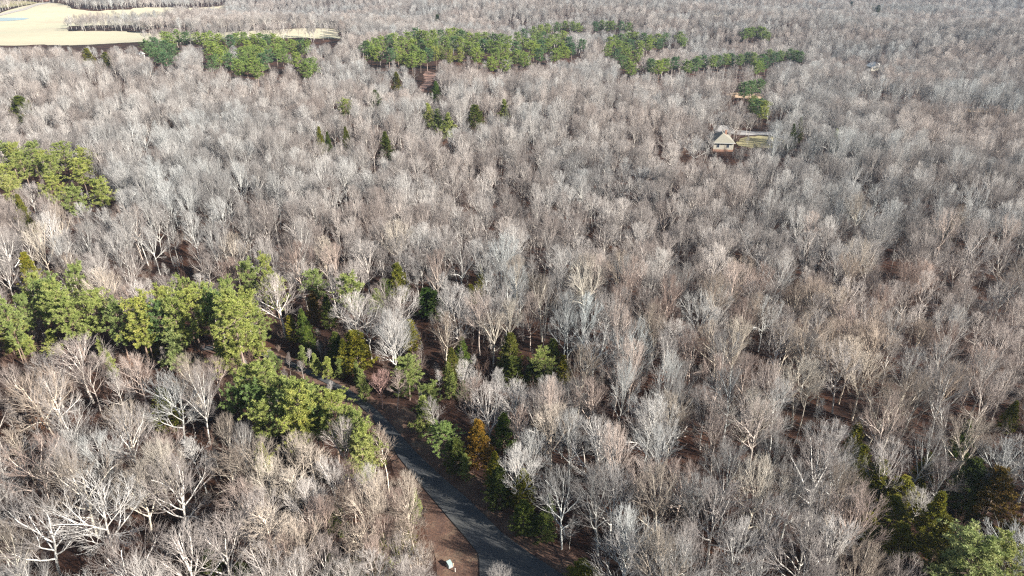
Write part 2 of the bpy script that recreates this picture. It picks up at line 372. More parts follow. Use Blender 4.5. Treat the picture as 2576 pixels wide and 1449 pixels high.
def env_dist(p, d, zc, rx, rz):
    """distance from p along d to the rounded outline of the crown"""
    q = (p - [0, 0, zc]) / [rx, rx, rz]; e = d / [rx, rx, rz]
    a = (e * e).sum(-1); b = (q * e).sum(-1); c = (q * q).sum(-1) - 1
    return np.where(c < 0, (-b + np.sqrt(np.maximum(b * b - a * c, 0))) / a, .25)
def gen_bare(seed, H=16., spread=4.5, clear=.38, limbs=8, style='fan', k2=6, k3=6, k4=6, tw=.013, lean=0.05):
    g = np.random.default_rng(seed)
    tr_top = {'fan': .62, 'oak': .55, 'slim': .93}[style]
    rt = .0135 * H * (1.0 if style != 'slim' else .62)
    tp, trd = grow(g, np.zeros((1, 3)), [[g.normal(0, lean), g.normal(0, lean), 1]], [H * tr_top], [rt], [rt * .5 if style != 'slim' else .03], 9, .04, .06)
    tp[:, 0, 2] = -.4
    # limbs
    p, d, t, r = spawn(g, tp, trd, limbs, clear / tr_top, 1.0, 50, 6)
    az = np.arange(limbs) * 2.4 + g.uniform(0, 6)
    rel = (t - clear / tr_top) / (1 - clear / tr_top)
    if style == 'fan': el = np.radians(g.normal(0, 7, limbs) + 33 + 45 * rel)
    elif style == 'oak': el = np.radians(g.normal(0, 10, limbs) + 22 + 52 * rel)
    else: el = np.radians(g.normal(0, 7, limbs) + 38 + 22 * rel)
    d = np.stack([np.cos(az) * np.cos(el), np.sin(az) * np.cos(el), np.sin(el)], 1)
    g2 = g.uniform(.85, 1.0); zc = H * .62; rz = H * .39; rx = spread
    if style == 'slim': L = spread * (1.25 - .85 * rel) * g.uniform(.8, 1.15, limbs)
    else: L = env_dist(p, d, zc, rx, rz) * g.uniform(.74, .98, limbs)
    lp, lr = grow(g, p, d, L, np.minimum(r * .8, rt * (.85 if style == 'oak' else .66)), np.full(limbs, rt * .18), 7, .13 if style == 'oak' else .06, .05)
    # second order
    p2, d2, t2, r2 = spawn(g, lp, lr, k2, .18, 1.0, 27 if style != 'oak' else 32, 6)
    L2 = np.repeat(L, k2) * (.62 - .32 * t2) * g.uniform(.7, 1.2, len(p2)) + .5
    if style != 'slim': L2 = np.minimum(L2 * 1.15, env_dist(p2, d2, zc, rx, rz) * g.uniform(.8, 1.05, len(p2)) + .2)
    bp, br = grow(g, p2, d2 + [0, 0, .08], L2, r2 * .78, r2 * .2 + .008, 5, .07, .05)
    # leader twigs come from trunk top too
    p3, d3, t3, r3 = spawn(g, bp, br, k3, .15, 1.0, 28, 8)
    L3 = np.repeat(L2, k3) * (.55 - .15 * t3) * g.uniform(.7, 1.25, len(p3)) + .3
    if style != 'slim': L3 = np.minimum(L3 * 1.1, env_dist(p3, d3, zc, rx, rz) * g.uniform(.8, 1.1, len(p3)) + .25)
    cp, cr = grow(g, p3, d3 + [0, 0, .08], L3, np.maximum(r3 * .6, tw * 1.6), np.full(len(p3), tw * 1.0), 3, .07, .04)
    p4, d4, t4, r4 = spawn(g, cp, cr, k4, .2, 1.0, 28, 9)
    L4 = (np.repeat(L3, k4) * .42 + .3) * g.uniform(.7, 1.3, len(p4))
    wp, wr = grow(g, p4, d4 + [0, 0, .1], L4, np.full(len(p4), tw), np.full(len(p4), tw * .5), 2, .08, .03)
    trunk = tubes([(tp, trd), (lp, lr)], [8, 6])
    crown = tubes([(bp, br), (cp, cr), (wp, wr)], [4, 3, 3])
    # exact height so that sizes can be asked for
    top = crown[0][:, 2].max(); s = H / top
    return trunk[0] * s, trunk[1], crown[0] * s, crown[1]

BARE = {}   # name -> list of (trunk mesh, crown mesh, natural height)
def bare_variant(key, seed, **kw):
    tv, tf, cv, cf = gen_bare(seed, **kw)
    BARE.setdefault(key, []).append((mesh_np('bare_trunk', tv, tf, M['bark'], True), mesh_np('bare_crown', cv, cf, M['twig'], True), kw.get('H', 16.)))
for i in range(6): bare_variant('fan', 100 + i, H=16, spread=5.0 + .35 * (i % 3), clear=.22 + .05 * (i % 3), limbs=10, style='fan', k2=6, k3=5, k4=4, tw=.012)
for i in range(3): bare_variant('oak', 200 + i, H=17, spread=6.2, clear=.26, limbs=9, style='oak', k2=7, k3=5, k4=4, tw=.012)
for i in range(3): bare_variant('slim', 300 + i, H=15, spread=2.6, clear=.42, limbs=16, style='slim', k2=4, k3=4, k4=3, tw=.013)

def blades(g, centers, k, rad, length, width, outward=None, flat=1.0):
    """k thin blades round every centre"""
    C = len(centers)
    d = unit(g.normal(0, 1, (C, k, 3)) + (0 if outward is None else outward[:, None, :]))
    d[..., 2] *= flat
    base = centers[:, None, :] + d * rad * g.uniform(0, .7, (C, k, 1))
    ln = length * g.uniform(.6, 1.2, (C, k, 1))
    side = unit(np.cross(d, unit(g.normal(0, 1, (C, k, 3))))) * width * .5
    a = base - side; b_ = base + side; tip = base + unit(d) * ln
    c_ = tip + side * .35; e_ = tip - side * .35
    V = np.stack([a, b_, c_, e_], 2).reshape(-1, 3)
    F = np.arange(len(V)).reshape(-1, 4)
    return V, F
def gen_pine(seed, H=17., W=7.5, clear=.42, nb=62, young=False):
    g = np.random.default_rng(seed)
    rt = .012 * H
    tp, trd = grow(g, np.zeros((1, 3)), [[g.normal(0, .03), g.normal(0, .03), 1]], [H * .97], [rt], [.03], 10, .018, .08)
    tp[:, 0, 2] = -.4
    p, d, t, r = spawn(g, tp, trd, nb, clear, .985, 60, 5)
    rel = (t - clear) / (1 - clear)
    az = np.arange(nb) * 2.399 + g.uniform(0, .8, nb)
    el = np.radians(g.normal(0, 7, nb) + (2 + 50 * rel ** 1.5 if not young else 15 + 35 * rel))
    d = np.stack([np.cos(az) * np.cos(el), np.sin(az) * np.cos(el), np.sin(el)], 1)
    if young: prof = (1 - rel) ** .8 * .95 + .08
    else: prof = np.sqrt(np.clip(1 - ((rel - .30) / .75) ** 2, .02, 1)) * np.where(rel < .3, .55 + 1.5 * rel, 1.0)
    lump = .70 + .42 * np.sin(az * 2 + seed) * np.cos(rel * 9 + seed * 2)
    lump = np.clip(lump + g.normal(0, .16, nb), .4, 1.25)
    L = W * .5 * prof * lump
    lp, lr = grow(g, p, d, L, np.minimum(r * .5, .055), np.full(nb, .012), 5, .07, .03)
    # branchlets, each ends in a tuft
    p2, d2, t2, r2 = spawn(g, lp, lr, 6, .30, 1.0, 42, 10)
    L2 = np.repeat(L, 6) * .26 * g.uniform(.6, 1.3, len(p2)) + .12
    bp, br = grow(g, p2, d2 + [0, 0, .18], L2, np.full(len(p2), .016), np.full(len(p2), .008), 2, .1, .05)
    tips = np.concatenate([bp[:, -1], bp[:, 1], lp[:, -1]]); out = np.concatenate([unit(bp[:, -1] - bp[:, 0]), unit(bp[:, -1] - bp[:, 0]), unit(lp[:, -1] - lp[:, -2])])
    ki = g.random(len(tips)) < .9
    V, F = blades(g, tips[ki], 22 if not young else 20, .16, .36 if not young else .26, .08 if not young else .065, out[ki] * .9 + [0, 0, .35])
    top = V[:, 2].max(); s = H / top
    tv, tf = tubes([(tp, trd), (lp, lr), (bp, br)], [8, 4, 3])
    # dead snag stubs on the clear bole
    return tv * s, tf, V * s, F
def gen_cedar(seed, H=11., W=4.5, shape=.75, n=620):
    g = np.random.default_rng(seed)
    rt = .013 * H
    tp, trd = grow(g, np.zeros((1, 3)), [[0, 0, 1]], [H * .95], [rt], [.02], 8, .015, .1)
    tp[:, 0, 2] = -.3
    nb = 150
    p, d, t, r = spawn(g, tp, trd, nb, .06, .98, 60, 5)
    az = np.arange(nb) * 2.399 + g.uniform(0, .6, nb); rel = t
    el = np.radians(g.normal(0, 8, nb) + 15 + 45 * rel)
    d = np.stack([np.cos(az) * np.cos(el), np.sin(az) * np.cos(el), np.sin(el)], 1)
    prof = np.minimum(1, ((1 - rel) / .8)) ** shape * np.clip(.55 + rel * 2.5, 0, 1)
    lump = np.clip(1 + .22 * np.sin(az * 3 + rel * 7 + seed) + g.normal(0, .12, nb), .55, 1.3)
    L = W * .5 * prof * lump + .1
    lp, lr = grow(g, p, d, L, np.full(nb, .03), np.full(nb, .01), 4, .06, .05)
    p2, d2, t2, r2 = spawn(g, lp, lr, 5, .35, 1.0, 40, 12)
    out = unit(d2)
    V, F = blades(g, p2 + d2 * .12, 16, .20, .26, .085, out * .5 + [0, 0, .6])
    V2, F2 = blades(g, lp[:, -1], 16, .2, .26, .085, unit(d) * .5 + [0, 0, .6])
    F = np.concatenate([F, F2 + len(V)]); V = np.concatenate([V, V2])
    top = V[:, 2].max(); s = H / top
    tv, tf = tubes([(tp, trd), (lp, lr)], [6, 3])
    return tv * s, tf, V * s, F
EVER = {'P': [], 'Y': [], 'C': [], 'D': []}
for i in range(6):
    a = gen_pine(400 + i, H=17, W=7.5, clear=.36 + .04 * (i % 3)); EVER['P'].append((mesh_np('pine_trunk', a[0], a[1], M['pine_bark'], True), mesh_np('pine_crown', a[2], a[3], M['needle']), 17., 7.5))
for i in range(3):
    a = gen_pine(450 + i, H=9, W=4.2, clear=.07, nb=60, young=True); EVER['Y'].append((mesh_np('young_pine_trunk', a[0], a[1], M['pine_bark'], True), mesh_np('young_pine_crown', a[2], a[3], M['needle']), 9., 4.2))
for i in range(4):
    a = gen_cedar(500 + i, shape=(.8, .6, 1.0, .45)[i]); EVER['C'].append((mesh_np('cedar_trunk', a[0], a[1], M['pine_bark'], True), mesh_np('cedar_crown', a[2], a[3], M['cedar']), 11., 4.5))
# brush: many-stemmed undergrowth shrub; dry-leaved shrub
def gen_shrub(seed, H=3.2, stems=9, leafy=False):
    g = np.random.default_rng(seed)
    az = g.uniform(0, 6.28, stems); el = np.radians(g.uniform(50, 82, stems))
    p = np.stack([np.cos(az) * .15, np.sin(az) * .15, np.full(stems, -.15)], 1)
    d = np.stack([np.cos(az) * np.cos(el), np.sin(az) * np.cos(el), np.sin(el)], 1)
    sp, sr = grow(g, p, d, H * g.uniform(.6, 1.05, stems), np.full(stems, .03), np.full(stems, .01), 5, .1, .03)
    p2, d2, t2, r2 = spawn(g, sp, sr, 7, .25, 1, 38, 10)
    bp, br = grow(g, p2, d2 + [0, 0, .2], g.uniform(.4, 1.1, len(p2)), np.full(len(p2), .014), np.full(len(p2), .008), 3, .12, .05)
    p3, d3, t3, r3 = spawn(g, bp, br, 5, .2, 1, 38, 10)
    cp, cr = grow(g, p3, d3, g.uniform(.2, .6, len(p3)), np.full(len(p3), .009), np.full(len(p3), .005), 2, .12, .05)
    tv, tf = tubes([(sp, sr), (bp, br), (cp, cr)], [5, 3, 3])
    if not leafy: return tv, tf, None, None
    V, F = blades(g, cp[:, -1], 9, .12, .16, .09)
    return tv, tf, V, F
SHRUB = []
for i in range(3):
    a = gen_shrub(600 + i); SHRUB.append(mesh_np('brush_stems', a[0], a[1], M['brush'], True))
LEAFY = []
for i in range(2):
    a = gen_shrub(650 + i, H=4.5, leafy=True); LEAFY.append((mesh_np('shrub_stems', a[0], a[1], M['brush'], True), mesh_np('shrub_leaves', a[2], a[3], M['dry_leaf']), 4.5))

# ------------------------------------------------------------------ evergreens, placed one by one
# (kind, x, y of the crown's top in the photograph, height m, crown width m [, tint])
OL, BR, DK, YE, PA, BL = (1.5, 1.4, .9), (1.75, 1.0, .7), (.7, .85, .9), (1.18, 1.1, .95), (1.25, 1.15, 1.3), (.5, .72, 1.0)  # DK and BL mix dark green foliage with shade painted into the tint
CL = []
def cluster(phrase, items): CL.append((phrase, items))
cluster('in the tall pine stand at mid left', [
 ('P', 63, 680, 17, 6), ('P', 93, 683, 18, 8.5), ('P', 143, 716, 17, 7.5), ('P', 177, 656, 17, 6.5), ('P', 207, 723, 17, 8.5), ('P', 5, 745, 17, 6), ('P', 8, 782, 13, 5),
 ('P', 116, 700, 17, 7.5), ('P', 160, 742, 16, 7), ('P', 42, 730, 15, 5),
 ('P', 277, 746, 16, 6.5), ('P', 325, 730, 18, 8.5, YE), ('P', 350, 775, 14, 6), ('P', 407, 706, 18, 7), ('P', 447, 683, 17, 6), ('P', 467, 716, 18, 8.5), ('P', 500, 706, 17, 7), ('P', 423, 742, 17, 7),
 ('P', 560, 690, 17, 6), ('P', 567, 704, 20, 7), ('P', 577, 736, 20, 10, YE), ('P', 613, 716, 18, 6.5), ('P', 643, 770, 13, 5.5), ('P', 532, 720, 17, 6.5, DK), ('P', 390, 750, 16, 6, DK),
 ('P', 620, 646, 17, 6), ('P', 663, 626, 16, 4.5), ('P', 683, 676, 15, 6.5)])
cluster('in front of the mid left pines', [
 ('Y', 10, 822, 7, 5, YE), ('Y', 60, 838, 6, 4, YE), ('Y', 120, 828, 7, 4), ('C', 370, 800, 10, 4, YE), ('Y', 423, 833, 9.5, 7, PA), ('Y', 547, 856, 8, 6, YE), ('Y', 580, 866, 7, 5.5, YE), ('Y', 640, 835, 7, 5, YE), ('Y', 245, 845, 6, 3), ('Y', 267, 886, 6, 3), ('C', 400, 975, 10, 5, OL)])
cluster('at the head of the road bend', [
 ('P', 783, 676, 17, 8), ('C', 783, 733, 11, 4.5, BR), ('C', 757, 776, 12, 5, (.9, 1.2, 1.1)), ('C', 727, 793, 9, 4, OL), ('C', 820, 740, 12, 5, DK), ('C', 770, 820, 9, 4, (.8, 1.1, 1)), ('C', 842, 835, 11, 5, DK),
 ('C', 892, 832, 12.5, 8.5, OL), ('C', 862, 850, 11, 4, OL),
 ('Y', 757, 868, 7, 3.5), ('Y', 790, 888, 7, 3.5), ('Y', 820, 898, 7, 3.5), ('Y', 850, 900, 6.5, 3), ('Y', 683, 883, 6.5, 4.5), ('Y', 905, 926, 10, 4.5), ('Y', 893, 905, 7, 2.5)])
cluster('in the bright clump left of the road', [
 ('P', 627, 913, 14, 6.5), ('P', 660, 903, 15, 6.5), ('P', 693, 930, 15, 6.5), ('P', 733, 950, 16, 7), ('P', 740, 968, 16, 8, YE), ('P', 777, 966, 15, 6.5), ('P', 827, 982, 15, 7.5, YE), ('P', 660, 996, 13, 6.5, YE),
 ('P', 743, 1026, 12.5, 7, YE), ('P', 705, 985, 14, 6), ('P', 865, 1009, 15, 5), ('P', 888, 1032, 15, 5.5), ('P', 916, 1066, 14, 5.2), ('P', 905, 1095, 13, 6, PA), ('P', 640, 955, 13, 6, DK), ('P', 600, 935, 12, 5, DK), ('P', 795, 1000, 13, 6, DK), ('P', 580, 960, 11, 5, DK)])
cluster('near the big pine beyond the road bend', [
 ('P', 879, 682, 16, 7.5), ('C', 995, 660, 12, 5, OL), ('C', 968, 700, 8, 6, (.7, .9, .9)), ('Y', 942, 725, 7, 6), ('C', 1072, 723, 8, 6, (.6, 1., .9)), ('C', 1092, 732, 8, 5, (.6, .9, .9)),
 ('C', 1207, 663, 10, 3, OL), ('C', 1185, 715, 6, 3.5, OL), ('C', 1468, 690, 8, 2.5, OL)])
cluster('between the road and the right woods', [
 ('C', 1032, 803, 11, 4.6, OL), ('C', 1159, 846, 11, 4.8, (.8, 1.1, .9)), ('C', 1135, 873, 11, 4.4, YE), ('Y', 1129, 912, 9, 4.2), ('Y', 1137, 938, 8, 4.2), ('C', 1282, 836, 13, 6.3, YE), ('P', 1374, 873, 12.5, 7),
 ('C', 1392, 852, 12, 5, DK), ('C', 1419, 893, 9, 4, OL), ('P', 1022, 896, 13, 7.5), ('C', 1010, 905, 11, 5, DK), ('P', 1072, 957, 13, 6.5), ('Y', 1062, 994, 12, 6), ('Y', 1165, 957, 6, 3.5), ('C', 1290, 895, 9, 6, DK), ('C', 1340, 905, 8, 5, DK)])
cluster('along the right verge of the road', [
 ('P', 1109, 1058, 12, 7, DK), ('C', 1202, 1056, 13, 5.5, BR), ('Y', 1167, 1142, 7, 3.2), ('C', 1265, 1036, 11, 5, (.7, 1, .9)), ('C', 1259, 1179, 10, 5.5, DK), ('C', 1245, 1133, 11, 4.5, OL), ('C', 1315, 1179, 11, 5, OL), ('C', 1315, 1262, 8, 4.6, (.7, .9, .8)),
 ('Y', 1385, 1243, 9, 3.2), ('C', 1365, 1293, 6, 5, DK), ('C', 1465, 1413, 6, 5.5, OL), ('C', 1150, 1105, 9, 5, DK)])
cluster('in the woods left of the road', [
 ('Y', 1039, 1226, 9, 3), ('C', 1009, 1309, 9, 4.5, YE), ('Y', 959, 1343, 8, 4, YE), ('C', 909, 1404, 8, 7, OL), ('Y', 650, 1109, 9, 4.5, YE), ('Y', 523, 1383, 5, 5), ('Y', 603, 1410, 4, 3.5), ('Y', 837, 1270, 7, 5), ('Y', 827, 1396, 5, 4)])
cluster('in the dark cedar line at lower right', [
 ('C', 2160, 1063, 11, 3.5, OL), ('C', 2176, 1116, 10, 4.5, OL), ('C', 2220, 1153, 11, 5.5, OL), ('C', 2217, 1206, 7, 3, YE), ('C', 2277, 1199, 9, 6.5, OL), ('C', 2254, 1246, 9, 5.5, OL), ('C', 2274, 1318, 7, 5, OL), ('C', 2340, 1136, 10, 4.5, OL),
 ('C', 2370, 1236, 13, 5.5, OL), ('C', 2384, 1299, 12, 6.5, YE), ('C', 2327, 1216, 8, 3, YE), ('C', 2457, 1153, 12, 7, DK), ('C', 2524, 1179, 12, 7.5, BR), ('C', 2444, 1249, 6, 2.5, YE), ('C', 2560, 1306, 11, 6, BR), ('C', 2440, 1056, 11, 4, (.7, 1, .9)), ('C', 2557, 1006, 9, 4, OL),
 ('P', 2484, 1338, 16, 9.5, PA), ('P', 2535, 1350, 15, 7.5, PA), ('C', 2430, 1370, 11, 6, DK), ('C', 2190, 1290, 6, 4, OL)])
cluster('in the pine group at upper left edge', [
 ('P', 13, 350, 15, 7), ('P', 27, 353, 14, 6), ('P', 70, 351, 15, 7.5), ('P', 7, 402, 13, 8), ('P', 113, 380, 14, 7.5), ('P', 150, 353, 15, 7.5), ('P', 197, 367, 14, 7), ('P', 193, 393, 13, 8.5), ('P', 117, 430, 12, 8), ('P', 170, 457, 11, 8), ('P', 240, 443, 11, 8), ('P', 45, 378, 13, 7), ('P', 90, 372, 13, 6), ('P', 15, 435, 11, 6, PA), ('C', 40, 487, 7, 4)])
cluster('scattered through the middle woods', [
 ('P', 865, 245, 12, 8), ('C', 868, 317, 8, 4), ('C', 800, 317, 10, 4, OL), ('C', 822, 330, 8, 4, DK), ('C', 968, 330, 12, 6, DK), ('C', 995, 180, 10, 6, OL), ('C', 942, 225, 8, 7, DK), ('Y', 1078, 258, 10, 8), ('Y', 1100, 272, 9, 8), ('Y', 1122, 282, 8, 8), ('C', 1195, 262, 7, 9, DK), ('Y', 1268, 248, 7, 6.5, YE), ('C', 1095, 203, 7, 6, (.6, 1, .8)),
 ('C', 2017, 293, 9, 3.5, DK), ('C', 1998, 310, 6, 4, DK), ('Y', 2110, 323, 6, 5, YE), ('C', 55, 633, 8, 5, OL), ('C', 40, 240, 12, 10, DK), ('C', 215, 120, 11, 8, OL), ('C', 262, 130, 9, 8, OL)])
cluster('beside the sandy clearing at upper right', [
 ('P', 1899, 238, 10, 6), ('P', 1915, 246, 12, 9, BL), ('P', 1926, 250, 12, 7), ('P', 1876, 203, 9, 8, BL), ('P', 1893, 199, 9, 8, BL), ('P', 1912, 196, 9, 8, BL)])
A = [(365, 95), (385, 90), (408, 76), (425, 84), (445, 72), (462, 75), (495, 78), (512, 80), (530, 76), (550, 82), (575, 84), (592, 80), (612, 78), (630, 82), (648, 80), (668, 84), (685, 82), (700, 92), (716, 98), (735, 96), (752, 94), (765, 97),
     (378, 105), (410, 100), (430, 108), (395, 118), (415, 125), (520, 100), (540, 105), (560, 112), (575, 130), (600, 118), (620, 115), (640, 112), (655, 115), (672, 120), (708, 120), (745, 128), (785, 142), (768, 150), (528, 132), (545, 120), (598, 145), (615, 140), (635, 140), (652, 132), (640, 150), (690, 108), (620, 98), (655, 98)]
cluster('in the far pine block beside the field', [('P', x, y, 17, 10.5, (BL if (x < 440 and y > 85) or (i * 7) % 5 == 0 else (.95, 1.08, .9))) for i, (x, y) in enumerate(A)])  # left end tinted darker and bluer: the block's shadowed part put into colour
B = [(915, 100), (928, 98), (945, 92), (960, 87), (978, 86), (993, 80), (1010, 88), (1028, 75), (1045, 67), (1058, 72), (1072, 74), (1088, 72), (1105, 70), (1122, 69), (1142, 67), (1155, 70), (1165, 73), (1180, 78), (1205, 79), (1222, 78), (1242, 80), (1262, 82), (1279, 87),
     (1300, 78), (1319, 70), (1342, 63), (1360, 60), (1379, 57), (1400, 54), (1419, 50), (1440, 52), (1459, 55), (1499, 52), (1512, 49), (1530, 51), (1545, 50), (1565, 50), (1582, 53),
     (930, 112), (945, 115), (975, 118), (1000, 113), (1035, 95), (1042, 110), (1060, 95), (1080, 98), (1096, 96), (1120, 90), (1140, 88), (1160, 90), (1180, 100), (1198, 104), (1215, 95), (1235, 98), (1255, 100), (1270, 106), (1300, 100), (1320, 92), (1340, 85), (1355, 80), (1370, 78), (1385, 85), (1400, 80), (1420, 75), (1432, 90),
     (1018, 128), (1035, 130), (1055, 122), (1072, 118), (1200, 118), (1250, 118), (1342, 100), (1360, 97), (1378, 96), (1410, 100), (1422, 112), (1440, 105), (1240, 138), (1270, 135), (1320, 128), (1360, 118), (1395, 118), (1350, 108), (1300, 122)]
cluster('in the long far central pine block', [('P', x, y, 17, 10.5, (BL if (i * 7) % 4 == 0 else (.95, 1.08, .9))) for i, (x, y) in enumerate(B)]  # every few pines tinted darker, painting shade in among the crowns
        + [('P', 1095, 113, 18, 8), ('P', 1110, 111, 18, 7), ('P', 1130, 115, 18, 6.5), ('P', 1155, 117, 17, 7.5), ('P', 1320, 128, 15, 7, YE)])
Cc = [(1462, 96), (1535, 90), (1548, 85), (1565, 82), (1580, 78), (1600, 78), (1620, 80), (1640, 85), (1655, 82), (1672, 80), (1560, 100), (1575, 105), (1590, 95), (1610, 100), (1635, 98), (1660, 95), (1530, 110), (1580, 120), (1570, 135), (1590, 148), (1605, 120), (1640, 145), (1660, 148), (1675, 144), (1698, 140), (1710, 78), (1718, 92), (1550, 118)]
cluster('in the far pine block right of centre', [('P', x, y, 16, 10.5, (BL if i % 3 == 0 else (.95, 1.08, .9))) for i, (x, y) in enumerate(Cc)])
D = [(1730, 147), (1750, 143), (1762, 138), (1774, 135), (1794, 137), (1810, 135), (1828, 133), (1844, 132), (1862, 134), (1884, 129), (1900, 130), (1918, 133), (1937, 122), (1950, 128), (1964, 125), (1990, 120), (2003, 124), (2014, 126), (1915, 145), (1930, 140), (1905, 150)]
cluster('in the far low pine row at upper right', [('P', x, y, 9.5, 7.5, (BL if i % 2 else (.85, 1., .9))) for i, (x, y) in enumerate(D)])
cluster('in the tiny far pine knot upper right', [('P', x, y, 10, 9, (.85, 1., .9)) for x, y in [(1875, 70), (1885, 68), (1897, 66), (1910, 64), (1920, 66), (1930, 76)]])
cluster('near the top edge at the right', [('C', x, y, 12, 10, BL) for x, y in [(2143, 3), (2198, 9), (2210, 12), (1100, 36)]])

def resize(phrase, k, h, w):
    if phrase in ('between the road and the right woods', 'along the right verge of the road', 'at the head of the road bend', 'in the woods left of the road'): return h * .78, w * .86
    if phrase.startswith('scattered'): return max(h + 2, 13), w * 1.1
    if 'upper left edge' in phrase: return max(h, 15), w * 1.15
    if 'far low pine row' in phrase: return 16, 10.5
    if 'tiny far' in phrase: return 16, 11
    if 'sandy' in phrase: return 14, w * 1.15
    if 'far ' in phrase: return h, w * 1.12
    if 'lower right' in phrase and k == 'C': return h * .85, w * .88
    return h, w
EVP = []          # x, y, crown radius
LM = []           # landmarks for the labels of the bare trees: phrase, photo x, photo y, ground x, y
ORD = ['', 'second ', 'third ', 'fourth ', 'fifth ', 'sixth ', 'seventh ', 'eighth ', 'ninth ', 'tenth ']
def ordn(n):
    if n <= 10: return ['first', 'second', 'third', 'fourth', 'fifth', 'sixth', 'seventh', 'eighth', 'ninth', 'tenth'][n - 1]
    return '%d%s' % (n, 'th' if 10 < n % 100 < 14 else {1: 'st', 2: 'nd', 3: 'rd'}.get(n % 10, 'th'))
KN = {'P': ('pine_tree', 'pine', 'pine tree'), 'Y': ('young_pine', 'young pine', 'pine tree'), 'C': ('cedar_tree', 'cedar', 'cedar tree')}
def tone(k, t):
    if t is BR: return 'bronze brown'
    if t is YE: return 'yellow green'
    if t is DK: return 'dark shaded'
    if t is PA: return 'pale green'
    if t is BL: return 'shaded green'
    if t is OL: return 'olive'
    return 'bright green' if k != 'C' else 'green'
def place_tree(name, tmesh, cmesh, x, y, sx, sz, rz, tint, cname='crown', lean=(0, 0)):
    e = bpy.data.objects.new(name, None); col.objects.link(e); e.empty_display_size = .5
    e.location = (x, y, float(hgt(x, y))); e.rotation_euler = (lean[0], lean[1], rz); e.scale = (sx, sx, sz)
    t = obj('trunk', tmesh, e); c = obj(cname, cmesh, e)
    for o in (t, c): o.color = (*tint, 1)
    t.color = (1, 1, 1, 1) if cname != 'crown_bare' else (*tint, 1)
    return e
for phrase, items in CL:
    sets = {}
    for it in items:
        k, px, py, h, w = it[:5]; tint = it[5] if len(it) > 5 else (1, 1, 1)
        h, w = resize(phrase, k, h, w)
        x, y = at(px, py, h)
        v = EVER[k][rng.integers(len(EVER[k]))]
        if k == 'C' and w / h > .6: v = EVER['C'][3]
        sc_xy = w / v[3] * 1.06; sc_z = h / v[2]
        e = place_tree(KN[k][0], v[0], v[1], x, y, sc_xy, sc_z, rng.uniform(0, 6.28), tint)
        tag(e, cat=KN[k][2], group=KN[k][1] + 's ' + phrase)
        EVP.append((x, y, w * .5)); sets.setdefault((k, tone(k, tint)), []).append((px, e, py, x, y))
    for (k, tn), L in sets.items():
        L.sort(key=lambda a: a[0])
        for i, (px, e, py, x, y) in enumerate(L):
            base = tn + ' ' + KN[k][1]
            e['label'] = ('%s %s from the left %s' % (ordn(i + 1), base, phrase)) if len(L) > 1 else ('only %s %s' % (base, phrase))
            if py > 600: LM.append((base, px, py, x, y, len(L)))

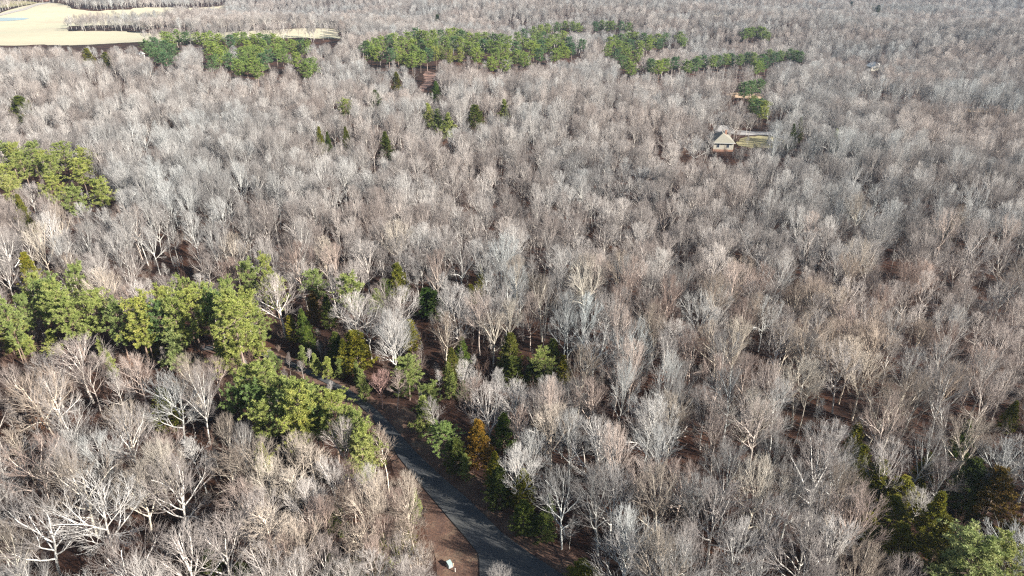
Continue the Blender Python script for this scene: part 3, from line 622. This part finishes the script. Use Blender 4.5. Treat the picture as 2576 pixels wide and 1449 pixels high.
# ------------------------------------------------------------------ bare broadleaf trees: chosen ones first
WH, GR, PK, TN = (1.2, 1.2, 1.2), (.95, 1.0, 1.02), (1.05, .92, .86), (1.1, 1.03, .92)
HERO = [  # x, y of the top in the photograph, height, crown width, style, tint
 (417, 1143, 17, 12, 'oak', WH), (300, 1010, 17, 12, 'oak', WH), (177, 838, 16, 12, 'fan', WH), (165, 1130, 17, 12, 'oak', TN), (215, 1190, 17, 12, 'oak', WH), (60, 1230, 17, 12, 'oak', WH),
 (310, 1330, 16, 11, 'oak', WH), (455, 1325, 16, 10, 'fan', WH), (540, 1290, 16, 10, 'fan', WH), (660, 1140, 15, 7, 'fan', TN), (735, 1085, 15, 7.5, 'fan', TN), (850, 1045, 15, 6.5, 'fan', WH), (963, 1082, 13, 4.6, 'slim', TN),
 (720, 1300, 15, 10, 'oak', TN), (910, 1235, 15, 8, 'fan', TN), (1035, 1235, 14, 5, 'slim', TN), (940, 1180, 15, 7, 'fan', TN), (1010, 1180, 14, 5.5, 'fan', TN), (1060, 1330, 11, 4.5, 'slim', TN), (560, 1035, 13, 6.5, 'fan', TN), (600, 1055, 13, 5.5, 'fan', GR),
 (460, 880, 12, 7, 'fan', TN), (530, 890, 11, 6, 'fan', PK), (690, 690, 16, 12, 'fan', WH), (890, 733, 14, 10.5, 'fan', WH), (1010, 718, 14, 8, 'fan', WH), (1145, 713, 14, 8, 'fan', WH), (1088, 665, 11, 6, 'fan', WH), (915, 600, 16, 9, 'fan', WH), (975, 770, 14, 7.5, 'fan', WH),
 (1225, 950, 15, 8, 'fan', WH), (1290, 950, 15, 7, 'fan', WH), (1345, 960, 15, 8, 'fan', WH), (1390, 1010, 15, 8, 'fan', TN), (1310, 1110, 14, 7, 'fan', WH), (1440, 1030, 15, 7, 'fan', GR), (1500, 1050, 16, 9, 'fan', WH), (1165, 900, 9, 4.5, 'fan', WH), (1190, 925, 8, 5, 'oak', WH), (1240, 1413, 13, 5.5, 'fan', WH),
 (952, 928, 9, 4.5, 'fan', (1.1, .75, .7)), (990, 925, 10, 4, 'slim', PK), (1100, 1010, 10, 4.5, 'slim', GR), (1050, 880, 8, 5, 'fan', PK), (1575, 1330, 15, 9, 'fan', WH), (1640, 1000, 16, 9, 'oak', WH), (1500, 810, 15, 10, 'oak', WH), (1650, 985, 16, 9, 'fan', WH),
 (2050, 690, 15, 10, 'fan', TN), (2110, 712, 15, 12, 'fan', TN), (1870, 640, 14, 9, 'oak', TN), (2200, 800, 15, 10, 'fan', TN), (2030, 900, 15, 10, 'fan', TN), (2190, 885, 15, 10, 'fan', TN), (1850, 930, 16, 10, 'oak', GR), (1700, 985, 15, 8, 'fan', TN),
 (2080, 1100, 17, 11, 'fan', WH), (2010, 1160, 16, 10, 'oak', GR), (1850, 1120, 16, 9, 'fan', GR), (1960, 1240, 16, 8, 'fan', WH), (1815, 1210, 17, 11, 'fan', WH), (2120, 1290, 15, 8, 'fan', WH), (2255, 1100, 14, 7, 'fan', WH), (2320, 1225, 8, 5, 'fan', WH), (2390, 1150, 11, 7, 'fan', WH), (2040, 1330, 16, 10, 'oak', WH), (1760, 1330, 16, 9, 'oak', WH), (2300, 1390, 12, 6.5, 'fan', WH), (2460, 1040, 16, 10, 'fan', TN), (2350, 1060, 15, 7, 'fan', GR), (2545, 1100, 14, 8, 'fan', GR),
 (780, 1120, 14, 6, 'slim', TN), (820, 1145, 14, 6, 'fan', WH), (872, 1150, 13, 5.5, 'fan', PK), (700, 1180, 14, 6.5, 'slim', TN), (760, 1200, 14, 7, 'fan', WH), (800, 1250, 14, 6.5, 'fan', PK), (850, 1215, 14, 6, 'slim', TN), (920, 1160, 14, 5, 'fan', WH), (985, 1225, 13, 5.5, 'fan', PK), (1022, 1290, 12.5, 5, 'slim', TN), (1045, 1360, 11, 4.5, 'fan', WH), (960, 1290, 13, 5.5, 'fan', PK), (880, 1310, 14, 6.5, 'slim', TN), (800, 1340, 14, 7, 'fan', WH), (740, 1385, 14, 7, 'fan', PK), (680, 1265, 15, 8, 'slim', TN), (640, 1215, 15, 8, 'fan', WH), (690, 1335, 14, 7, 'fan', PK), (940, 1395, 12, 6, 'slim', TN), (1000, 1400, 11.5, 5, 'fan', WH), (860, 1400, 13, 6, 'fan', PK), (1055, 1410, 10, 4.5, 'slim', TN), (640, 1370, 15, 8, 'fan', WH), (590, 1200, 15, 8, 'fan', PK), (560, 1120, 14, 7, 'slim', TN), (1000, 1330, 12, 5, 'fan', WH), (930, 1340, 13, 6, 'fan', PK), (1030, 1440, 11, 5, 'slim', TN), (970, 1440, 12, 5, 'fan', WH)]
STYLE_W = {'fan': 10.7, 'oak': 12.8, 'slim': 5.0}
trees = []   # x, y, style, variant, sx, sz, rz, tint, leanx, leany, hero
def add_tree(x, y, style, h, w, tint, hero, lean=.03):
    v = int(rng.integers(len(BARE[style]))); H0 = BARE[style][v][2]
    trees.append([x, y, style, v, w / STYLE_W[style], h / H0, rng.uniform(0, 6.28), tint, rng.normal(0, lean), rng.normal(0, lean), hero])
for px, py, h, w, st, tn in HERO:
    x, y = at(px, py, h); add_tree(x, y, st, h, w * (1.12 if h > 13.5 else 1), tn, True, .02)

# the woods fill: jittered rows, thinned by the road, the field, the clearings and the evergreens
def fill(y0, y1, sp, fx, mx):
    out = []
    ys = np.arange(y0, y1, sp * .9)
    for j, yy in enumerate(ys):
        half = fx * yy + mx
        xs = np.arange(-half, half, sp) + (j % 2) * sp * .5
        out.append(np.stack([xs + rng.normal(0, sp * .27, len(xs)), yy + rng.normal(0, sp * .25, len(xs))], 1))
    return np.concatenate(out)
cand = np.concatenate([fill(42, 330, 6.2, .80, 45), fill(330, 800, 7.0, .80, 40), fill(800, 1500, 8.4, .80, 20), fill(1500, 2300, 11, .80, 0)])
def offset_road(d):
    a = np.array(VERGE); return [tuple(p) for p in a]
bad = np.zeros(len(cand), bool)
cx, cyy = cand[:, 0], cand[:, 1]
for poly in (VERGE, FIELD, DRIVE1, DRIVE2, SANDY, LAWN, DRIVE3, POND, FARROAD, FAR_LAWN):
    bad |= inpoly(cx, cyy, poly)
def seg_dist(px, py, pts):
    d = np.full(px.shape, 1e9)
    for (x0, y0), (x1, y1) in zip(pts[:-1], pts[1:]):
        L2 = (x1 - x0) ** 2 + (y1 - y0) ** 2 + 1e-9
        t = np.clip(((px - x0) * (x1 - x0) + (py - y0) * (y1 - y0)) / L2, 0, 1)
        d = np.minimum(d, np.hypot(px - x0 - t * (x1 - x0), py - y0 - t * (y1 - y0)))
    return d
bad |= seg_dist(cx, cyy, ROAD2[:7]) < 4
HOUSE_XY = at(1812, 372); FAR_HOUSE_XY = at(2199, 176)
for (hx, hy), r in ((HOUSE_XY, 12), (FAR_HOUSE_XY, 11)): bad |= np.hypot(cx - hx, cyy - hy) < r
ev = np.array(EVP)
for x, y, r in ev: bad |= np.hypot(cx - x, cyy - y) < r * .75 + 1.4
for t in trees: bad |= np.hypot(cx - t[0], cyy - t[1]) < 3.0
cand = cand[~bad]
nC = len(cand)
u = rng.random(nC)
near_left = (cand[:, 0] < -8) & (cand[:, 1] < 115)
style = np.where(u < .22, 'slim', np.where(u < np.where(near_left, .62, .38), 'oak', 'fan'))
hgts = np.where(style == 'slim', rng.uniform(10, 15.5, nC), rng.uniform(12, 18, nC))
patch = np.sin(cand[:, 0] / 37 + 1) * np.sin(cand[:, 1] / 46) + .5 * np.sin((cand[:, 0] + cand[:, 1]) / 19)
hgts *= 1 + .10 * patch
wid = np.where(style == 'slim', rng.uniform(3.6, 5.2, nC), np.where(style == 'oak', rng.uniform(10, 13, nC), rng.uniform(6.5, 10.5, nC)))
wid = np.where((style == 'oak') & ~near_left, wid * .85, wid)
# natural gaps
gap = np.sin(cand[:, 0] / 23 + 2) * np.sin(cand[:, 1] / 27 + cand[:, 0] / 60)
keep = ~((gap > .72) & (rng.random(nC) < .55)); keep &= ~(near_left & (rng.random(nC) < .22))

# sight lines: places the photograph shows open
OPEN = [[(845, 985), (925, 1005), (1000, 1035), (1100, 1120), (1230, 1270), (1360, 1380), (1470, 1460), (1085, 1460), (1085, 1330), (1040, 1230), (985, 1150), (945, 1095), (900, 1040)],
        [(1700, 1090), (1760, 1085), (1775, 1125), (1710, 1130)],
        [(1066, 178), (1096, 178), (1086, 210), (1072, 226), (1060, 226)], [(514, 216), (524, 216), (520, 232), (508, 240)],
        [(1835, 236), (1905, 236), (1900, 247), (1840, 247)], [(1797, 324), (1832, 324), (1832, 376), (1797, 376)], [(1870, 334), (1940, 334), (1950, 358), (1870, 358)],
        [(2186, 162), (2213, 162), (2213, 174), (2186, 174)], [(2430, 271), (2500, 271), (2560, 277), (2500, 281), (2440, 280)],
        FIELD_PX[1:]]
gz = hgt(cand[:, 0], cand[:, 1])
ell = []
for phrase, items in CL:
    for it in items:
        k, px, py, h, w = it[:5]; h, w = resize(phrase, k, h, w)
        x, y = at(px, py, h); z = float(hgt(x, y))
        _, cyp, dep = proj(x, y, z + h * (.68 if k == 'P' else .6))
        ell.append((px, float(cyp), FPX / float(dep) * w * .40, FPX / float(dep) * h * (.26 if dep < 230 else .36), float(dep)))
ell = np.array(ell)
hitp = np.zeros(nC)
_, basey, _ = proj(cand[:, 0], cand[:, 1], gz)
for fr in (.35, .55, .75, .92, 1.0):
    for sx in ((-.42, 0, .42) if fr < 1 and fr > .5 else (0,)):
        qx, qy, qd = proj(cand[:, 0] + sx * wid, cand[:, 1], gz + hgts * fr)
        for pi_, poly in enumerate(OPEN):
            xs = [p[0] for p in poly]; ys = [p[1] for p in poly]
            s = np.nonzero((qx > min(xs)) & (qx < max(xs)) & (qy > min(ys)) & (qy < max(ys)))[0]
            if pi_ == 9: s = s[basey[s] > 98]
            if len(s): hitp[s] += inpoly(qx[s], qy[s] - (9 if pi_ == 9 else 0), poly)
        for ex, ey, ea, eb, ed in ell:
            s = np.nonzero((np.abs(qx - ex) < ea) & (np.abs(qy - ey) < eb) & (qd < ed))[0]
            if len(s): hitp[s] += .5 * (((qx[s] - ex) / ea) ** 2 + ((qy[s] - ey) / eb) ** 2 < 1)
tol = rng.uniform(.6, 1.4, nC)
keep &= hitp < tol
for i in np.nonzero(keep)[0]:
    q = rng.random()
    tn = WH if q < .25 else (TN if q < .55 else (GR if q < .8 else PK))
    add_tree(cand[i, 0], cand[i, 1], str(style[i]), hgts[i], wid[i], tn, False, .05)
T = trees
tx = np.array([t[0] for t in T]); ty = np.array([t[1] for t in T]); tz = hgt(tx, ty)
th = np.array([BARE[t[2]][t[3]][2] * t[5] for t in T])
ccx, ccy, cdep = proj(tx, ty, tz + th * .7)
_, topy, _ = proj(tx, ty, tz + th)
size = th / cdep * np.where(np.array([t[2] for t in T]) == 'slim', .8, 1.0)
inview = (ccx > 4) & (ccx < 2572) & (ccy < 1446) & (topy > -5)
score = np.where(inview, size, 0) + np.array([10. if t[10] else 0 for t in T]) * inview
order = np.argsort(-score)
NIND = 298
ind = set(order[:NIND].tolist())
print('bare trees', len(T), 'farthest individual', round(float(cdep[order[NIND - 1]])))

LMK = [('the bronze cedar by the road', 1202, 1090), ('the round cedar at the bend', 892, 865), ('the cone shaped olive cedar', 1282, 870), ('the bright pine beside dark cedars', 1374, 900),
       ('the tall pale trunked pine', 577, 790), ('the pale green small pine', 423, 860), ('the utility cabinet', 1130, 1412), ('the bottom right corner pine', 2490, 1380), ('the topmost lower right cedar', 2160, 1090),
       ('the round bottom edge bush', 1465, 1425), ('the dark round bottom cedar', 909, 1425), ('the big pine beyond the bend', 879, 715), ('the lowest yellow pine', 660, 1030), ('the slim mid woods cedar', 1207, 690),
       ('the young pine by the verge', 1385, 1260), ('the bottom left corner', 0, 1449), ('the middle right edge', 2576, 724), ('the lower left edge', 0, 966), ('the photo centre', 1288, 724),
       ('the right half centre', 1932, 724), ('the lower right quarter centre', 1932, 1087), ('the lower left quarter centre', 644, 1140), ('the leftmost tall pine', 20, 760), ('the right half bottom edge', 1932, 1449), ('the left half bottom edge', 644, 1449)]
ii = [i for i in order[:NIND]]
IX, IY = ccx[ii], ccy[ii]
SW = {'fan': 'spreading', 'oak': 'broad limbed', 'slim': 'slender'}
def bare_label(i):
    x, y = ccx[i], ccy[i]
    best = None
    for nm, lx, ly in LMK:
        dx, dy = x - lx, y - ly
        q = (IX - lx) * (1 if dx >= 0 else -1) > 0; q &= (IY - ly) * (1 if dy >= 0 else -1) > 0
        rank = int(np.sum(np.hypot(IX - lx, IY - ly)[q] < math.hypot(dx, dy) - 1e-6)) + 1
        if best is None or rank < best[0]: best = (rank, nm, ('below' if dy >= 0 else 'above') + (' right' if dx >= 0 else ' left') + ' of ' + nm)
    return best
counts = {}
NAME = 'bare_tree'
first = {}
for n_, i in enumerate(ii):
    t = T[i]; bm = BARE[t[2]][t[3]]
    e = place_tree(NAME, bm[0], bm[1], t[0], t[1], t[4], t[5], t[6], t[7], 'crown', (t[8], t[9]))
    for c in e.children: c.color = (*t[7], 1)
    first.setdefault((t[2], t[3]), e)
    rank, nm, where = bare_label(i)
    e['label'] = '%s bare tree, %s nearest %s' % (SW[t[2]], ordn(rank), where)
    tag(e, cat='tree', group='bare winter trees of the near woods')

def scatter(name, pts, rots, scls, vids, sources, label, cat):
    """one object whose points carry the trees of a wood too big to count; sources: list of lists of objects"""
    me = bpy.data.meshes.new(name); me.vertices.add(len(pts)); me.vertices.foreach_set('co', np.ascontiguousarray(pts, np.float32).ravel())
    for an, ty_, dat in (('rot', 'FLOAT_VECTOR', rots), ('scl', 'FLOAT_VECTOR', scls)):
        a = me.attributes.new(an, ty_, 'POINT'); a.data.foreach_set('vector', np.ascontiguousarray(dat, np.float32).ravel())
    a = me.attributes.new('vid', 'INT', 'POINT'); a.data.foreach_set('value', np.ascontiguousarray(vids, np.int32))
    me.update(); o = obj(name, me)
    ng = bpy.data.node_groups.new(name, 'GeometryNodeTree')
    ng.interface.new_socket('Geometry', in_out='INPUT', socket_type='NodeSocketGeometry')
    ng.interface.new_socket('Geometry', in_out='OUTPUT', socket_type='NodeSocketGeometry')
    gi = ng.nodes.new('NodeGroupInput'); go = ng.nodes.new('NodeGroupOutput'); J = ng.nodes.new('GeometryNodeJoinGeometry')
    def attr(nm, dt):
        n = ng.nodes.new('GeometryNodeInputNamedAttribute'); n.data_type = dt; n.inputs['Name'].default_value = nm; return n.outputs['Attribute']
    ar, asc, av = attr('rot', 'FLOAT_VECTOR'), attr('scl', 'FLOAT_VECTOR'), attr('vid', 'INT')
    for k, src in enumerate(sources):
        j = ng.nodes.new('GeometryNodeJoinGeometry')
        for so in src:
            oi = ng.nodes.new('GeometryNodeObjectInfo'); oi.transform_space = 'ORIGINAL'; oi.inputs['Object'].default_value = so; oi.inputs['As Instance'].default_value = False
            ng.links.new(oi.outputs['Geometry'], j.inputs[0])
        cmp = ng.nodes.new('FunctionNodeCompare'); cmp.data_type = 'INT'; cmp.operation = 'EQUAL'
        ins = [s for s in cmp.inputs if s.enabled and s.type == 'INT'] or [cmp.inputs[2], cmp.inputs[3]]
        ng.links.new(av, cmp.inputs[2]); cmp.inputs[3].default_value = k
        ip = ng.nodes.new('GeometryNodeInstanceOnPoints')
        ng.links.new(gi.outputs[0], ip.inputs['Points']); ng.links.new(cmp.outputs[0], ip.inputs['Selection'])
        g2i = ng.nodes.new('GeometryNodeGeometryToInstance'); ng.links.new(j.outputs[0], g2i.inputs[0])
        ng.links.new(j.outputs[0], ip.inputs['Instance'])
        e2r = ng.nodes.new('FunctionNodeEulerToRotation'); ng.links.new(ar, e2r.inputs[0])
        ng.links.new(e2r.outputs[0], ip.inputs['Rotation']); ng.links.new(asc, ip.inputs['Scale'])
        ng.links.new(ip.outputs[0], J.inputs[0])
    ng.links.new(J.outputs[0], go.inputs[0])
    md = o.modifiers.new('scatter', 'NODES'); md.node_group = ng
    tag(o, label, cat, kind='stuff')
    return o
keys = sorted(first.keys())
rest = [i for i in range(len(T)) if i not in ind]
pts = np.array([(T[i][0], T[i][1], tz[i]) for i in rest]); rots = np.array([(T[i][8], T[i][9], T[i][6]) for i in rest])
scl = np.array([(T[i][4], T[i][4], T[i][5]) for i in rest])
kid = {k: n for n, k in enumerate(keys)}
byst = {s: [kid[k] for k in keys if k[0] == s] for s in ('fan', 'oak', 'slim')}
vid = np.array([kid.get((T[i][2], T[i][3]), byst[T[i][2]][0]) for i in rest])
scatter('bare_woods', pts, rots, scl, vid, [[c for c in first[k].children] for k in keys], 'pale leafless woods filling the land behind the nearest trees', 'woods')

# undergrowth: a few shrubs of their own on the verges, the rest as one mass
shr = []
for n_, (px, py, s) in enumerate([(1330, 1345, .6), (1420, 1395, .7), (1290, 1290, .5), (1500, 1380, .8), (1065, 1360, .9), (1085, 1290, .6)]):
    x, y = at(px, py); o = obj('shrub', SHRUB[n_ % 3], None, (x, y, float(hgt(x, y)))); o.scale = (s, s, s * .9); o.rotation_euler[2] = n_ * 1.3
    tag(o, cat='shrub', group='low leafless shrubs along the road'); shr.append((px, py, o))
for side, lst in (('right', [s for s in shr if s[0] > 1200]), ('left', [s for s in shr if s[0] < 1200])):
    lst.sort(key=lambda a: a[1])
    for k, (px, py, o) in enumerate(lst): o['label'] = 'low leafless shrub, %s from the far end along the %s roadside' % (ordn(k + 1), side)
sc_ = fill(50, 430, 4.0, .80, 30)
bad = inpoly(sc_[:, 0], sc_[:, 1], VERGE)
bad |= seg_dist(sc_[:, 0], sc_[:, 1], gpoly([(1160, 1440), (1120, 1390), (1100, 1330)])) < 3.0
for poly in (DRIVE1, SANDY, LAWN, DRIVE3): bad |= inpoly(sc_[:, 0], sc_[:, 1], poly)
bad |= np.hypot(sc_[:, 0] - HOUSE_XY[0], sc_[:, 1] - HOUSE_XY[1]) < 11
bad |= rng.random(len(sc_)) < .25
sc_ = sc_[~bad]; n = len(sc_); s = rng.uniform(.45, 1.25, n)
usm = np.where(rng.random(n) < .45, rng.integers(3, 6, n), rng.integers(0, 3, n))
scatter('undergrowth', np.stack([sc_[:, 0], sc_[:, 1], hgt(sc_[:, 0], sc_[:, 1])], 1), np.stack([np.zeros(n), np.zeros(n), rng.uniform(0, 6.28, n)], 1),
        np.stack([s, s, s * rng.uniform(.8, 1.4, n)], 1) * np.where(usm >= 3, .36, 1)[:, None], usm, [[shr[k][2]] for k in range(3)] + [list(first[k].children) for k in keys if k[0] == 'slim'][:3], 'brown leafless brush under the bare trees', 'undergrowth')

# small trees and shrubs that keep their dry leaves
for k, (px, py, h, w, lb) in enumerate([(440, 1122, 4.5, 3.6, 'rust brown leafy bush left of the lower left broad oak'), (85, 1040, 4.5, 3.6, 'dull red leafy bush near the lower left edge'),
        (1845, 283, 4, 5, 'orange brown leafy shrub behind the hip roofed house'), (330, 905, 3.2, 4, 'low rust coloured bush below the tall pine stand'), (1775, 345, 3.5, 5, 'orange leafy bush at the left side of the hip roofed house'),
        (1190, 1150, 3.2, 3, 'small rust coloured bush at the foot of the bronze cedar')]):
    x, y = at(px, py, h); v = LEAFY[k % 2]
    e = place_tree('leafy_shrub', v[0], v[1], x, y, w / 4.2, h / v[2], k * 1.1, (1, 1, 1), 'leaves'); tag(e, lb, 'shrub', 'shrubs that keep their brown leaves')

# pale fallen trunks lying on the forest floor
for px, py, ln, az, lb in ((2330, 880, 7, .15, 'pale fallen trunk lying in the right hand woods'), (1690, 1120, 6, .9, 'pale fallen trunk in the gap of the lower right woods'), (560, 1400, 6, 2.4, 'pale fallen trunk in the lower left woods'), (1330, 1130, 6, .5, 'pale fallen trunk in the woods right of the road')):
    x, y = at(px, py)
    g = np.random.default_rng(int(px)); lp, lr = grow(g, np.zeros((1, 3)), [[math.cos(az), math.sin(az), .02]], [ln], [.2], [.08], 7, .03, 0)
    p2, d2, t2, r2 = spawn(g, lp, lr, 7, .4, 1, 45, 8); bp, br = grow(g, p2, d2, np.full(7, 1.6), r2 * .5, np.full(7, .02), 4, .1, 0)
    v, f = tubes([(lp, lr)], [8]); o = bpy.data.objects.new('fallen_log', None); col.objects.link(o); o.location = (x, y, float(hgt(x, y)) + .18)
    obj('trunk', mesh_np('log', v, f, M['bark'], True), o); v, f = tubes([(bp, br)], [5]); obj('branches', mesh_np('log_branches', v, f, M['bark'], True), o); tag(o, lb, 'fallen tree')

# ------------------------------------------------------------------ buildings
def house(name, xy, rz, w, d, hw, hr, wall_m, roof_m, label, cat='house', hip=.35, over=.5, wins=(), door=None, chimney=True, base=None, lift=0.0):
    e = bpy.data.objects.new(name, None); col.objects.link(e); z = float(hgt(*xy)); e.location = (xy[0], xy[1], z + lift); e.rotation_euler[2] = rz
    tag(e, label, cat)
    MB().box(-w / 2, w / 2, -d / 2, d / 2, -1.0 if base is None else 1.0, hw).build('wall', wall_m, e)
    if base is not None: MB().box(-w / 2 - .04, w / 2 + .04, -d / 2 - .04, d / 2 + .04, -1.2, 1.0).build('foundation', base, e)
    a, b_ = w / 2 + over, d / 2 + over; k = hip * d
    rf = MB(); z0, z1 = hw + .02, hw + hr
    A_, B_, C_, D_ = (-a, -b_, z0), (a, -b_, z0), (a, b_, z0), (-a, b_, z0); r1, r2 = (0, -b_ + k, z1), (0, b_ - k, z1)
    rf.V = [A_, B_, C_, D_, r1, r2] + [(x, y, z_ - .22) for x, y, z_ in (A_, B_, C_, D_)]
    rf.F = [(0, 1, 4), (1, 2, 5, 4), (2, 3, 5), (3, 0, 4, 5), (0, 6, 7, 1), (1, 7, 8, 2), (2, 8, 9, 3), (3, 9, 6, 0), (9, 8, 7, 6)]
    ro = rf.build('roof', roof_m, e)
    MB().box(-.06, .06, -b_ + k, b_ - k, z1 - .04, z1 + .07).build('ridge_cap', roof_m, ro)
    for sx0, sx1, sy0, sy1 in ((-a - .09, a + .09, -b_ - .12, -b_ - .01), (-a - .09, a + .09, b_ + .01, b_ + .12)):
        MB().box(sx0, sx1, sy0, sy1, z0 - .2, z0 - .03).build('gutter', M['trim'], ro)
    if chimney: MB().box(w * .18, w * .18 + .8, d * .12, d * .12 + .8, hw + hr * .3, hw + hr + .7).build('chimney', M['brick'], ro)
    for side, u_, zb, ww, wh in wins:
        if side == 'f': fr = MB().box(u_ - ww / 2 - .1, u_ + ww / 2 + .1, -d / 2 - .07, -d / 2 - .003, zb - .1, zb + wh + .1).build('window', M['trim'], e); MB().box(u_ - ww / 2, u_ + ww / 2, -d / 2 - .09, -d / 2 - .073, zb, zb + wh).build('pane', M['glass'], fr)
        else: fr = MB().box(w / 2 + .003, w / 2 + .07, u_ - ww / 2 - .1, u_ + ww / 2 + .1, zb - .1, zb + wh + .1).build('window', M['trim'], e); MB().box(w / 2 + .073, w / 2 + .09, u_ - ww / 2, u_ + ww / 2, zb, zb + wh).build('pane', M['glass'], fr)
    if door is not None:
        dr = MB().box(w / 2 + .003, w / 2 + .08, door - .5, door + .5, 1.05 if base is not None else .05, 3.2 if base is not None else 2.2).build('door', M['door'], e)
        MB().box(w / 2 + .083, w / 2 + .13, door + .3, door + .38, 2.0 if base is not None else 1.0, 2.1 if base is not None else 1.1).build('handle', M['trim'], dr)
    return e
house('hip_roof_house', HOUSE_XY, R(-6), 8.6, 13, 4.0, 3.0, M['cream'], M['shingle'], 'cream walled house with tan hip roof among the bare trees at upper right', hip=.42,
      wins=(('f', -2.3, 1.9, 1.0, 1.4), ('f', 1.9, 1.9, 1.0, 1.4), ('s', -3.5, 1.9, 1.4, 1.4), ('s', 4.0, 1.9, 1.4, 1.4)), door=.5, base=M['brick'])
hx, hy = HOUSE_XY
house('hip_roof_house', (FAR_HOUSE_XY[0], FAR_HOUSE_XY[1]), R(8), 12, 9, 3.0, 3.4, M['cream'], M['metal_roof'], 'distant house with pale roof half hidden in the woods at upper right', hip=.08,
      wins=(('f', -3.5, 1.0, 1.2, 1.2), ('f', 3.5, 1.0, 1.2, 1.2)), chimney=False)
house('blue_roof_house', at(1800, 41), R(30), 14, 9, 3, 3.2, M['cream'], M['dark_shingle'], 'tiny blue grey roofed house deep in the far woods', hip=.1, wins=(('f', 0, 1, 1.2, 1.2),), chimney=False)
house('farm_shed', at(896, 262), R(20), 6, 5, 2.6, 1.6, M['white'], M['metal_roof'], 'small shed with pale grey roof near the lone middle pine', 'shed', hip=.05, chimney=False, door=0, lift=2.5)
house('farm_shed', at(356, 146), R(10), 4, 5, 3.0, 1.6, M['white'], M['white'], 'small white shed left of the far pine block by the field', 'shed', hip=.05, chimney=False, door=0)
house('white_barn', at(2412, 5), R(15), 16, 10, 5, 4, M['white'], M['metal_roof'], 'white barn at the top edge on the right', 'barn', hip=.05, chimney=False, wins=(('f', 0, 1.5, 3, 2.5),))
house('dark_barn', at(98, 2), R(80), 12, 26, 5, 4.0, M['door'], M['dark_shingle'], 'long dark barn at the top edge beyond the field', 'barn', hip=.05, chimney=False)

# ------------------------------------------------------------------ utility cabinet and marker posts beside the road
x, y = at(1131, 1424)
e = bpy.data.objects.new('utility_cabinet', None); col.objects.link(e); e.location = (x, y, float(hgt(x, y)) + .03); e.rotation_euler[2] = R(32); e.scale = (.62, .62, .66)
tag(e, 'pale green metal utility cabinet standing in the leaf litter beside the road', 'utility cabinet')
MB().box(-.62, .62, -.75, .75, -.1, .12).build('concrete_pad', M['concrete'], e, .02)
b0 = MB(); b0.V = [(-.48, -.6, .12), (.48, -.6, .12), (.48, .6, .12), (-.48, .6, .12), (-.48, -.6, .86), (.48, -.6, .86), (.48, .6, 1.08), (-.48, .6, 1.08)]
b0.F = [(0, 3, 2, 1), (4, 5, 6, 7), (0, 1, 5, 4), (1, 2, 6, 5), (2, 3, 7, 6), (3, 0, 4, 7)]
b0.build('body', M['cab'], e, .02)
b1 = MB(); b1.V = [(-.52, -.66, .87), (.52, -.66, .87), (.52, .64, 1.10), (-.52, .64, 1.10), (-.52, -.66, .93), (.52, -.66, .93), (.52, .64, 1.16), (-.52, .64, 1.16)]; b1.F = b0.F
b1.build('lid', M['cab'], e, .015)
dr = MB().box(-.42, .42, -.625, -.603, .18, .80).build('door', M['cab'], e)
MB().box(-.05, .05, -.66, -.628, .45, .58).build('handle', M['cab_dark'], dr)
MB().box(.483, .495, -.4, .4, .55, .62).build('vent', M['cab_dark'], e)
for px, py, hh, mt, lb in ((1145, 1439, .7, 'post_white', 'pale upright marker post in front of the green utility cabinet'), (1141, 1424, .5, 'post', 'short orange tinted marker post at the corner of the green utility cabinet')):
    x, y = at(px, py); p_ = bpy.data.objects.new('marker_post', None); col.objects.link(p_); p_.location = (x, y, float(hgt(x, y)))
    MB().cyl(0, 0, -.1, hh, .055, .05).build('post', M[mt], p_, .01); MB().cyl(0, 0, hh, hh + .07, .065, .03).build('cap', M[mt], p_)
    tag(p_, lb, 'marker post')

# ------------------------------------------------------------------ the air
HAZE = 0.00009
if HAZE > 0:
    hz = MB().box(-7100, 7100, -700, 9100, -30, 86).build('haze', bpy.data.materials.new('haze_air'))
    hm = hz.data.materials[0]; hm.use_nodes = True; nt = hm.node_tree; nt.nodes.clear()
    ou = nt.nodes.new('ShaderNodeOutputMaterial'); pv = nt.nodes.new('ShaderNodeVolumePrincipled')
    pv.inputs['Color'].default_value = (.62, .78, 1.0, 1); pv.inputs['Density'].default_value = HAZE; pv.inputs['Anisotropy'].default_value = .2
    nt.links.new(pv.outputs[0], ou.inputs['Volume'])
    tag(hz, kind='stuff')

for o in bpy.data.objects:
    if 'label' in o and not 4 <= len(o['label'].split()) <= 16: print('LONG', o['label'])
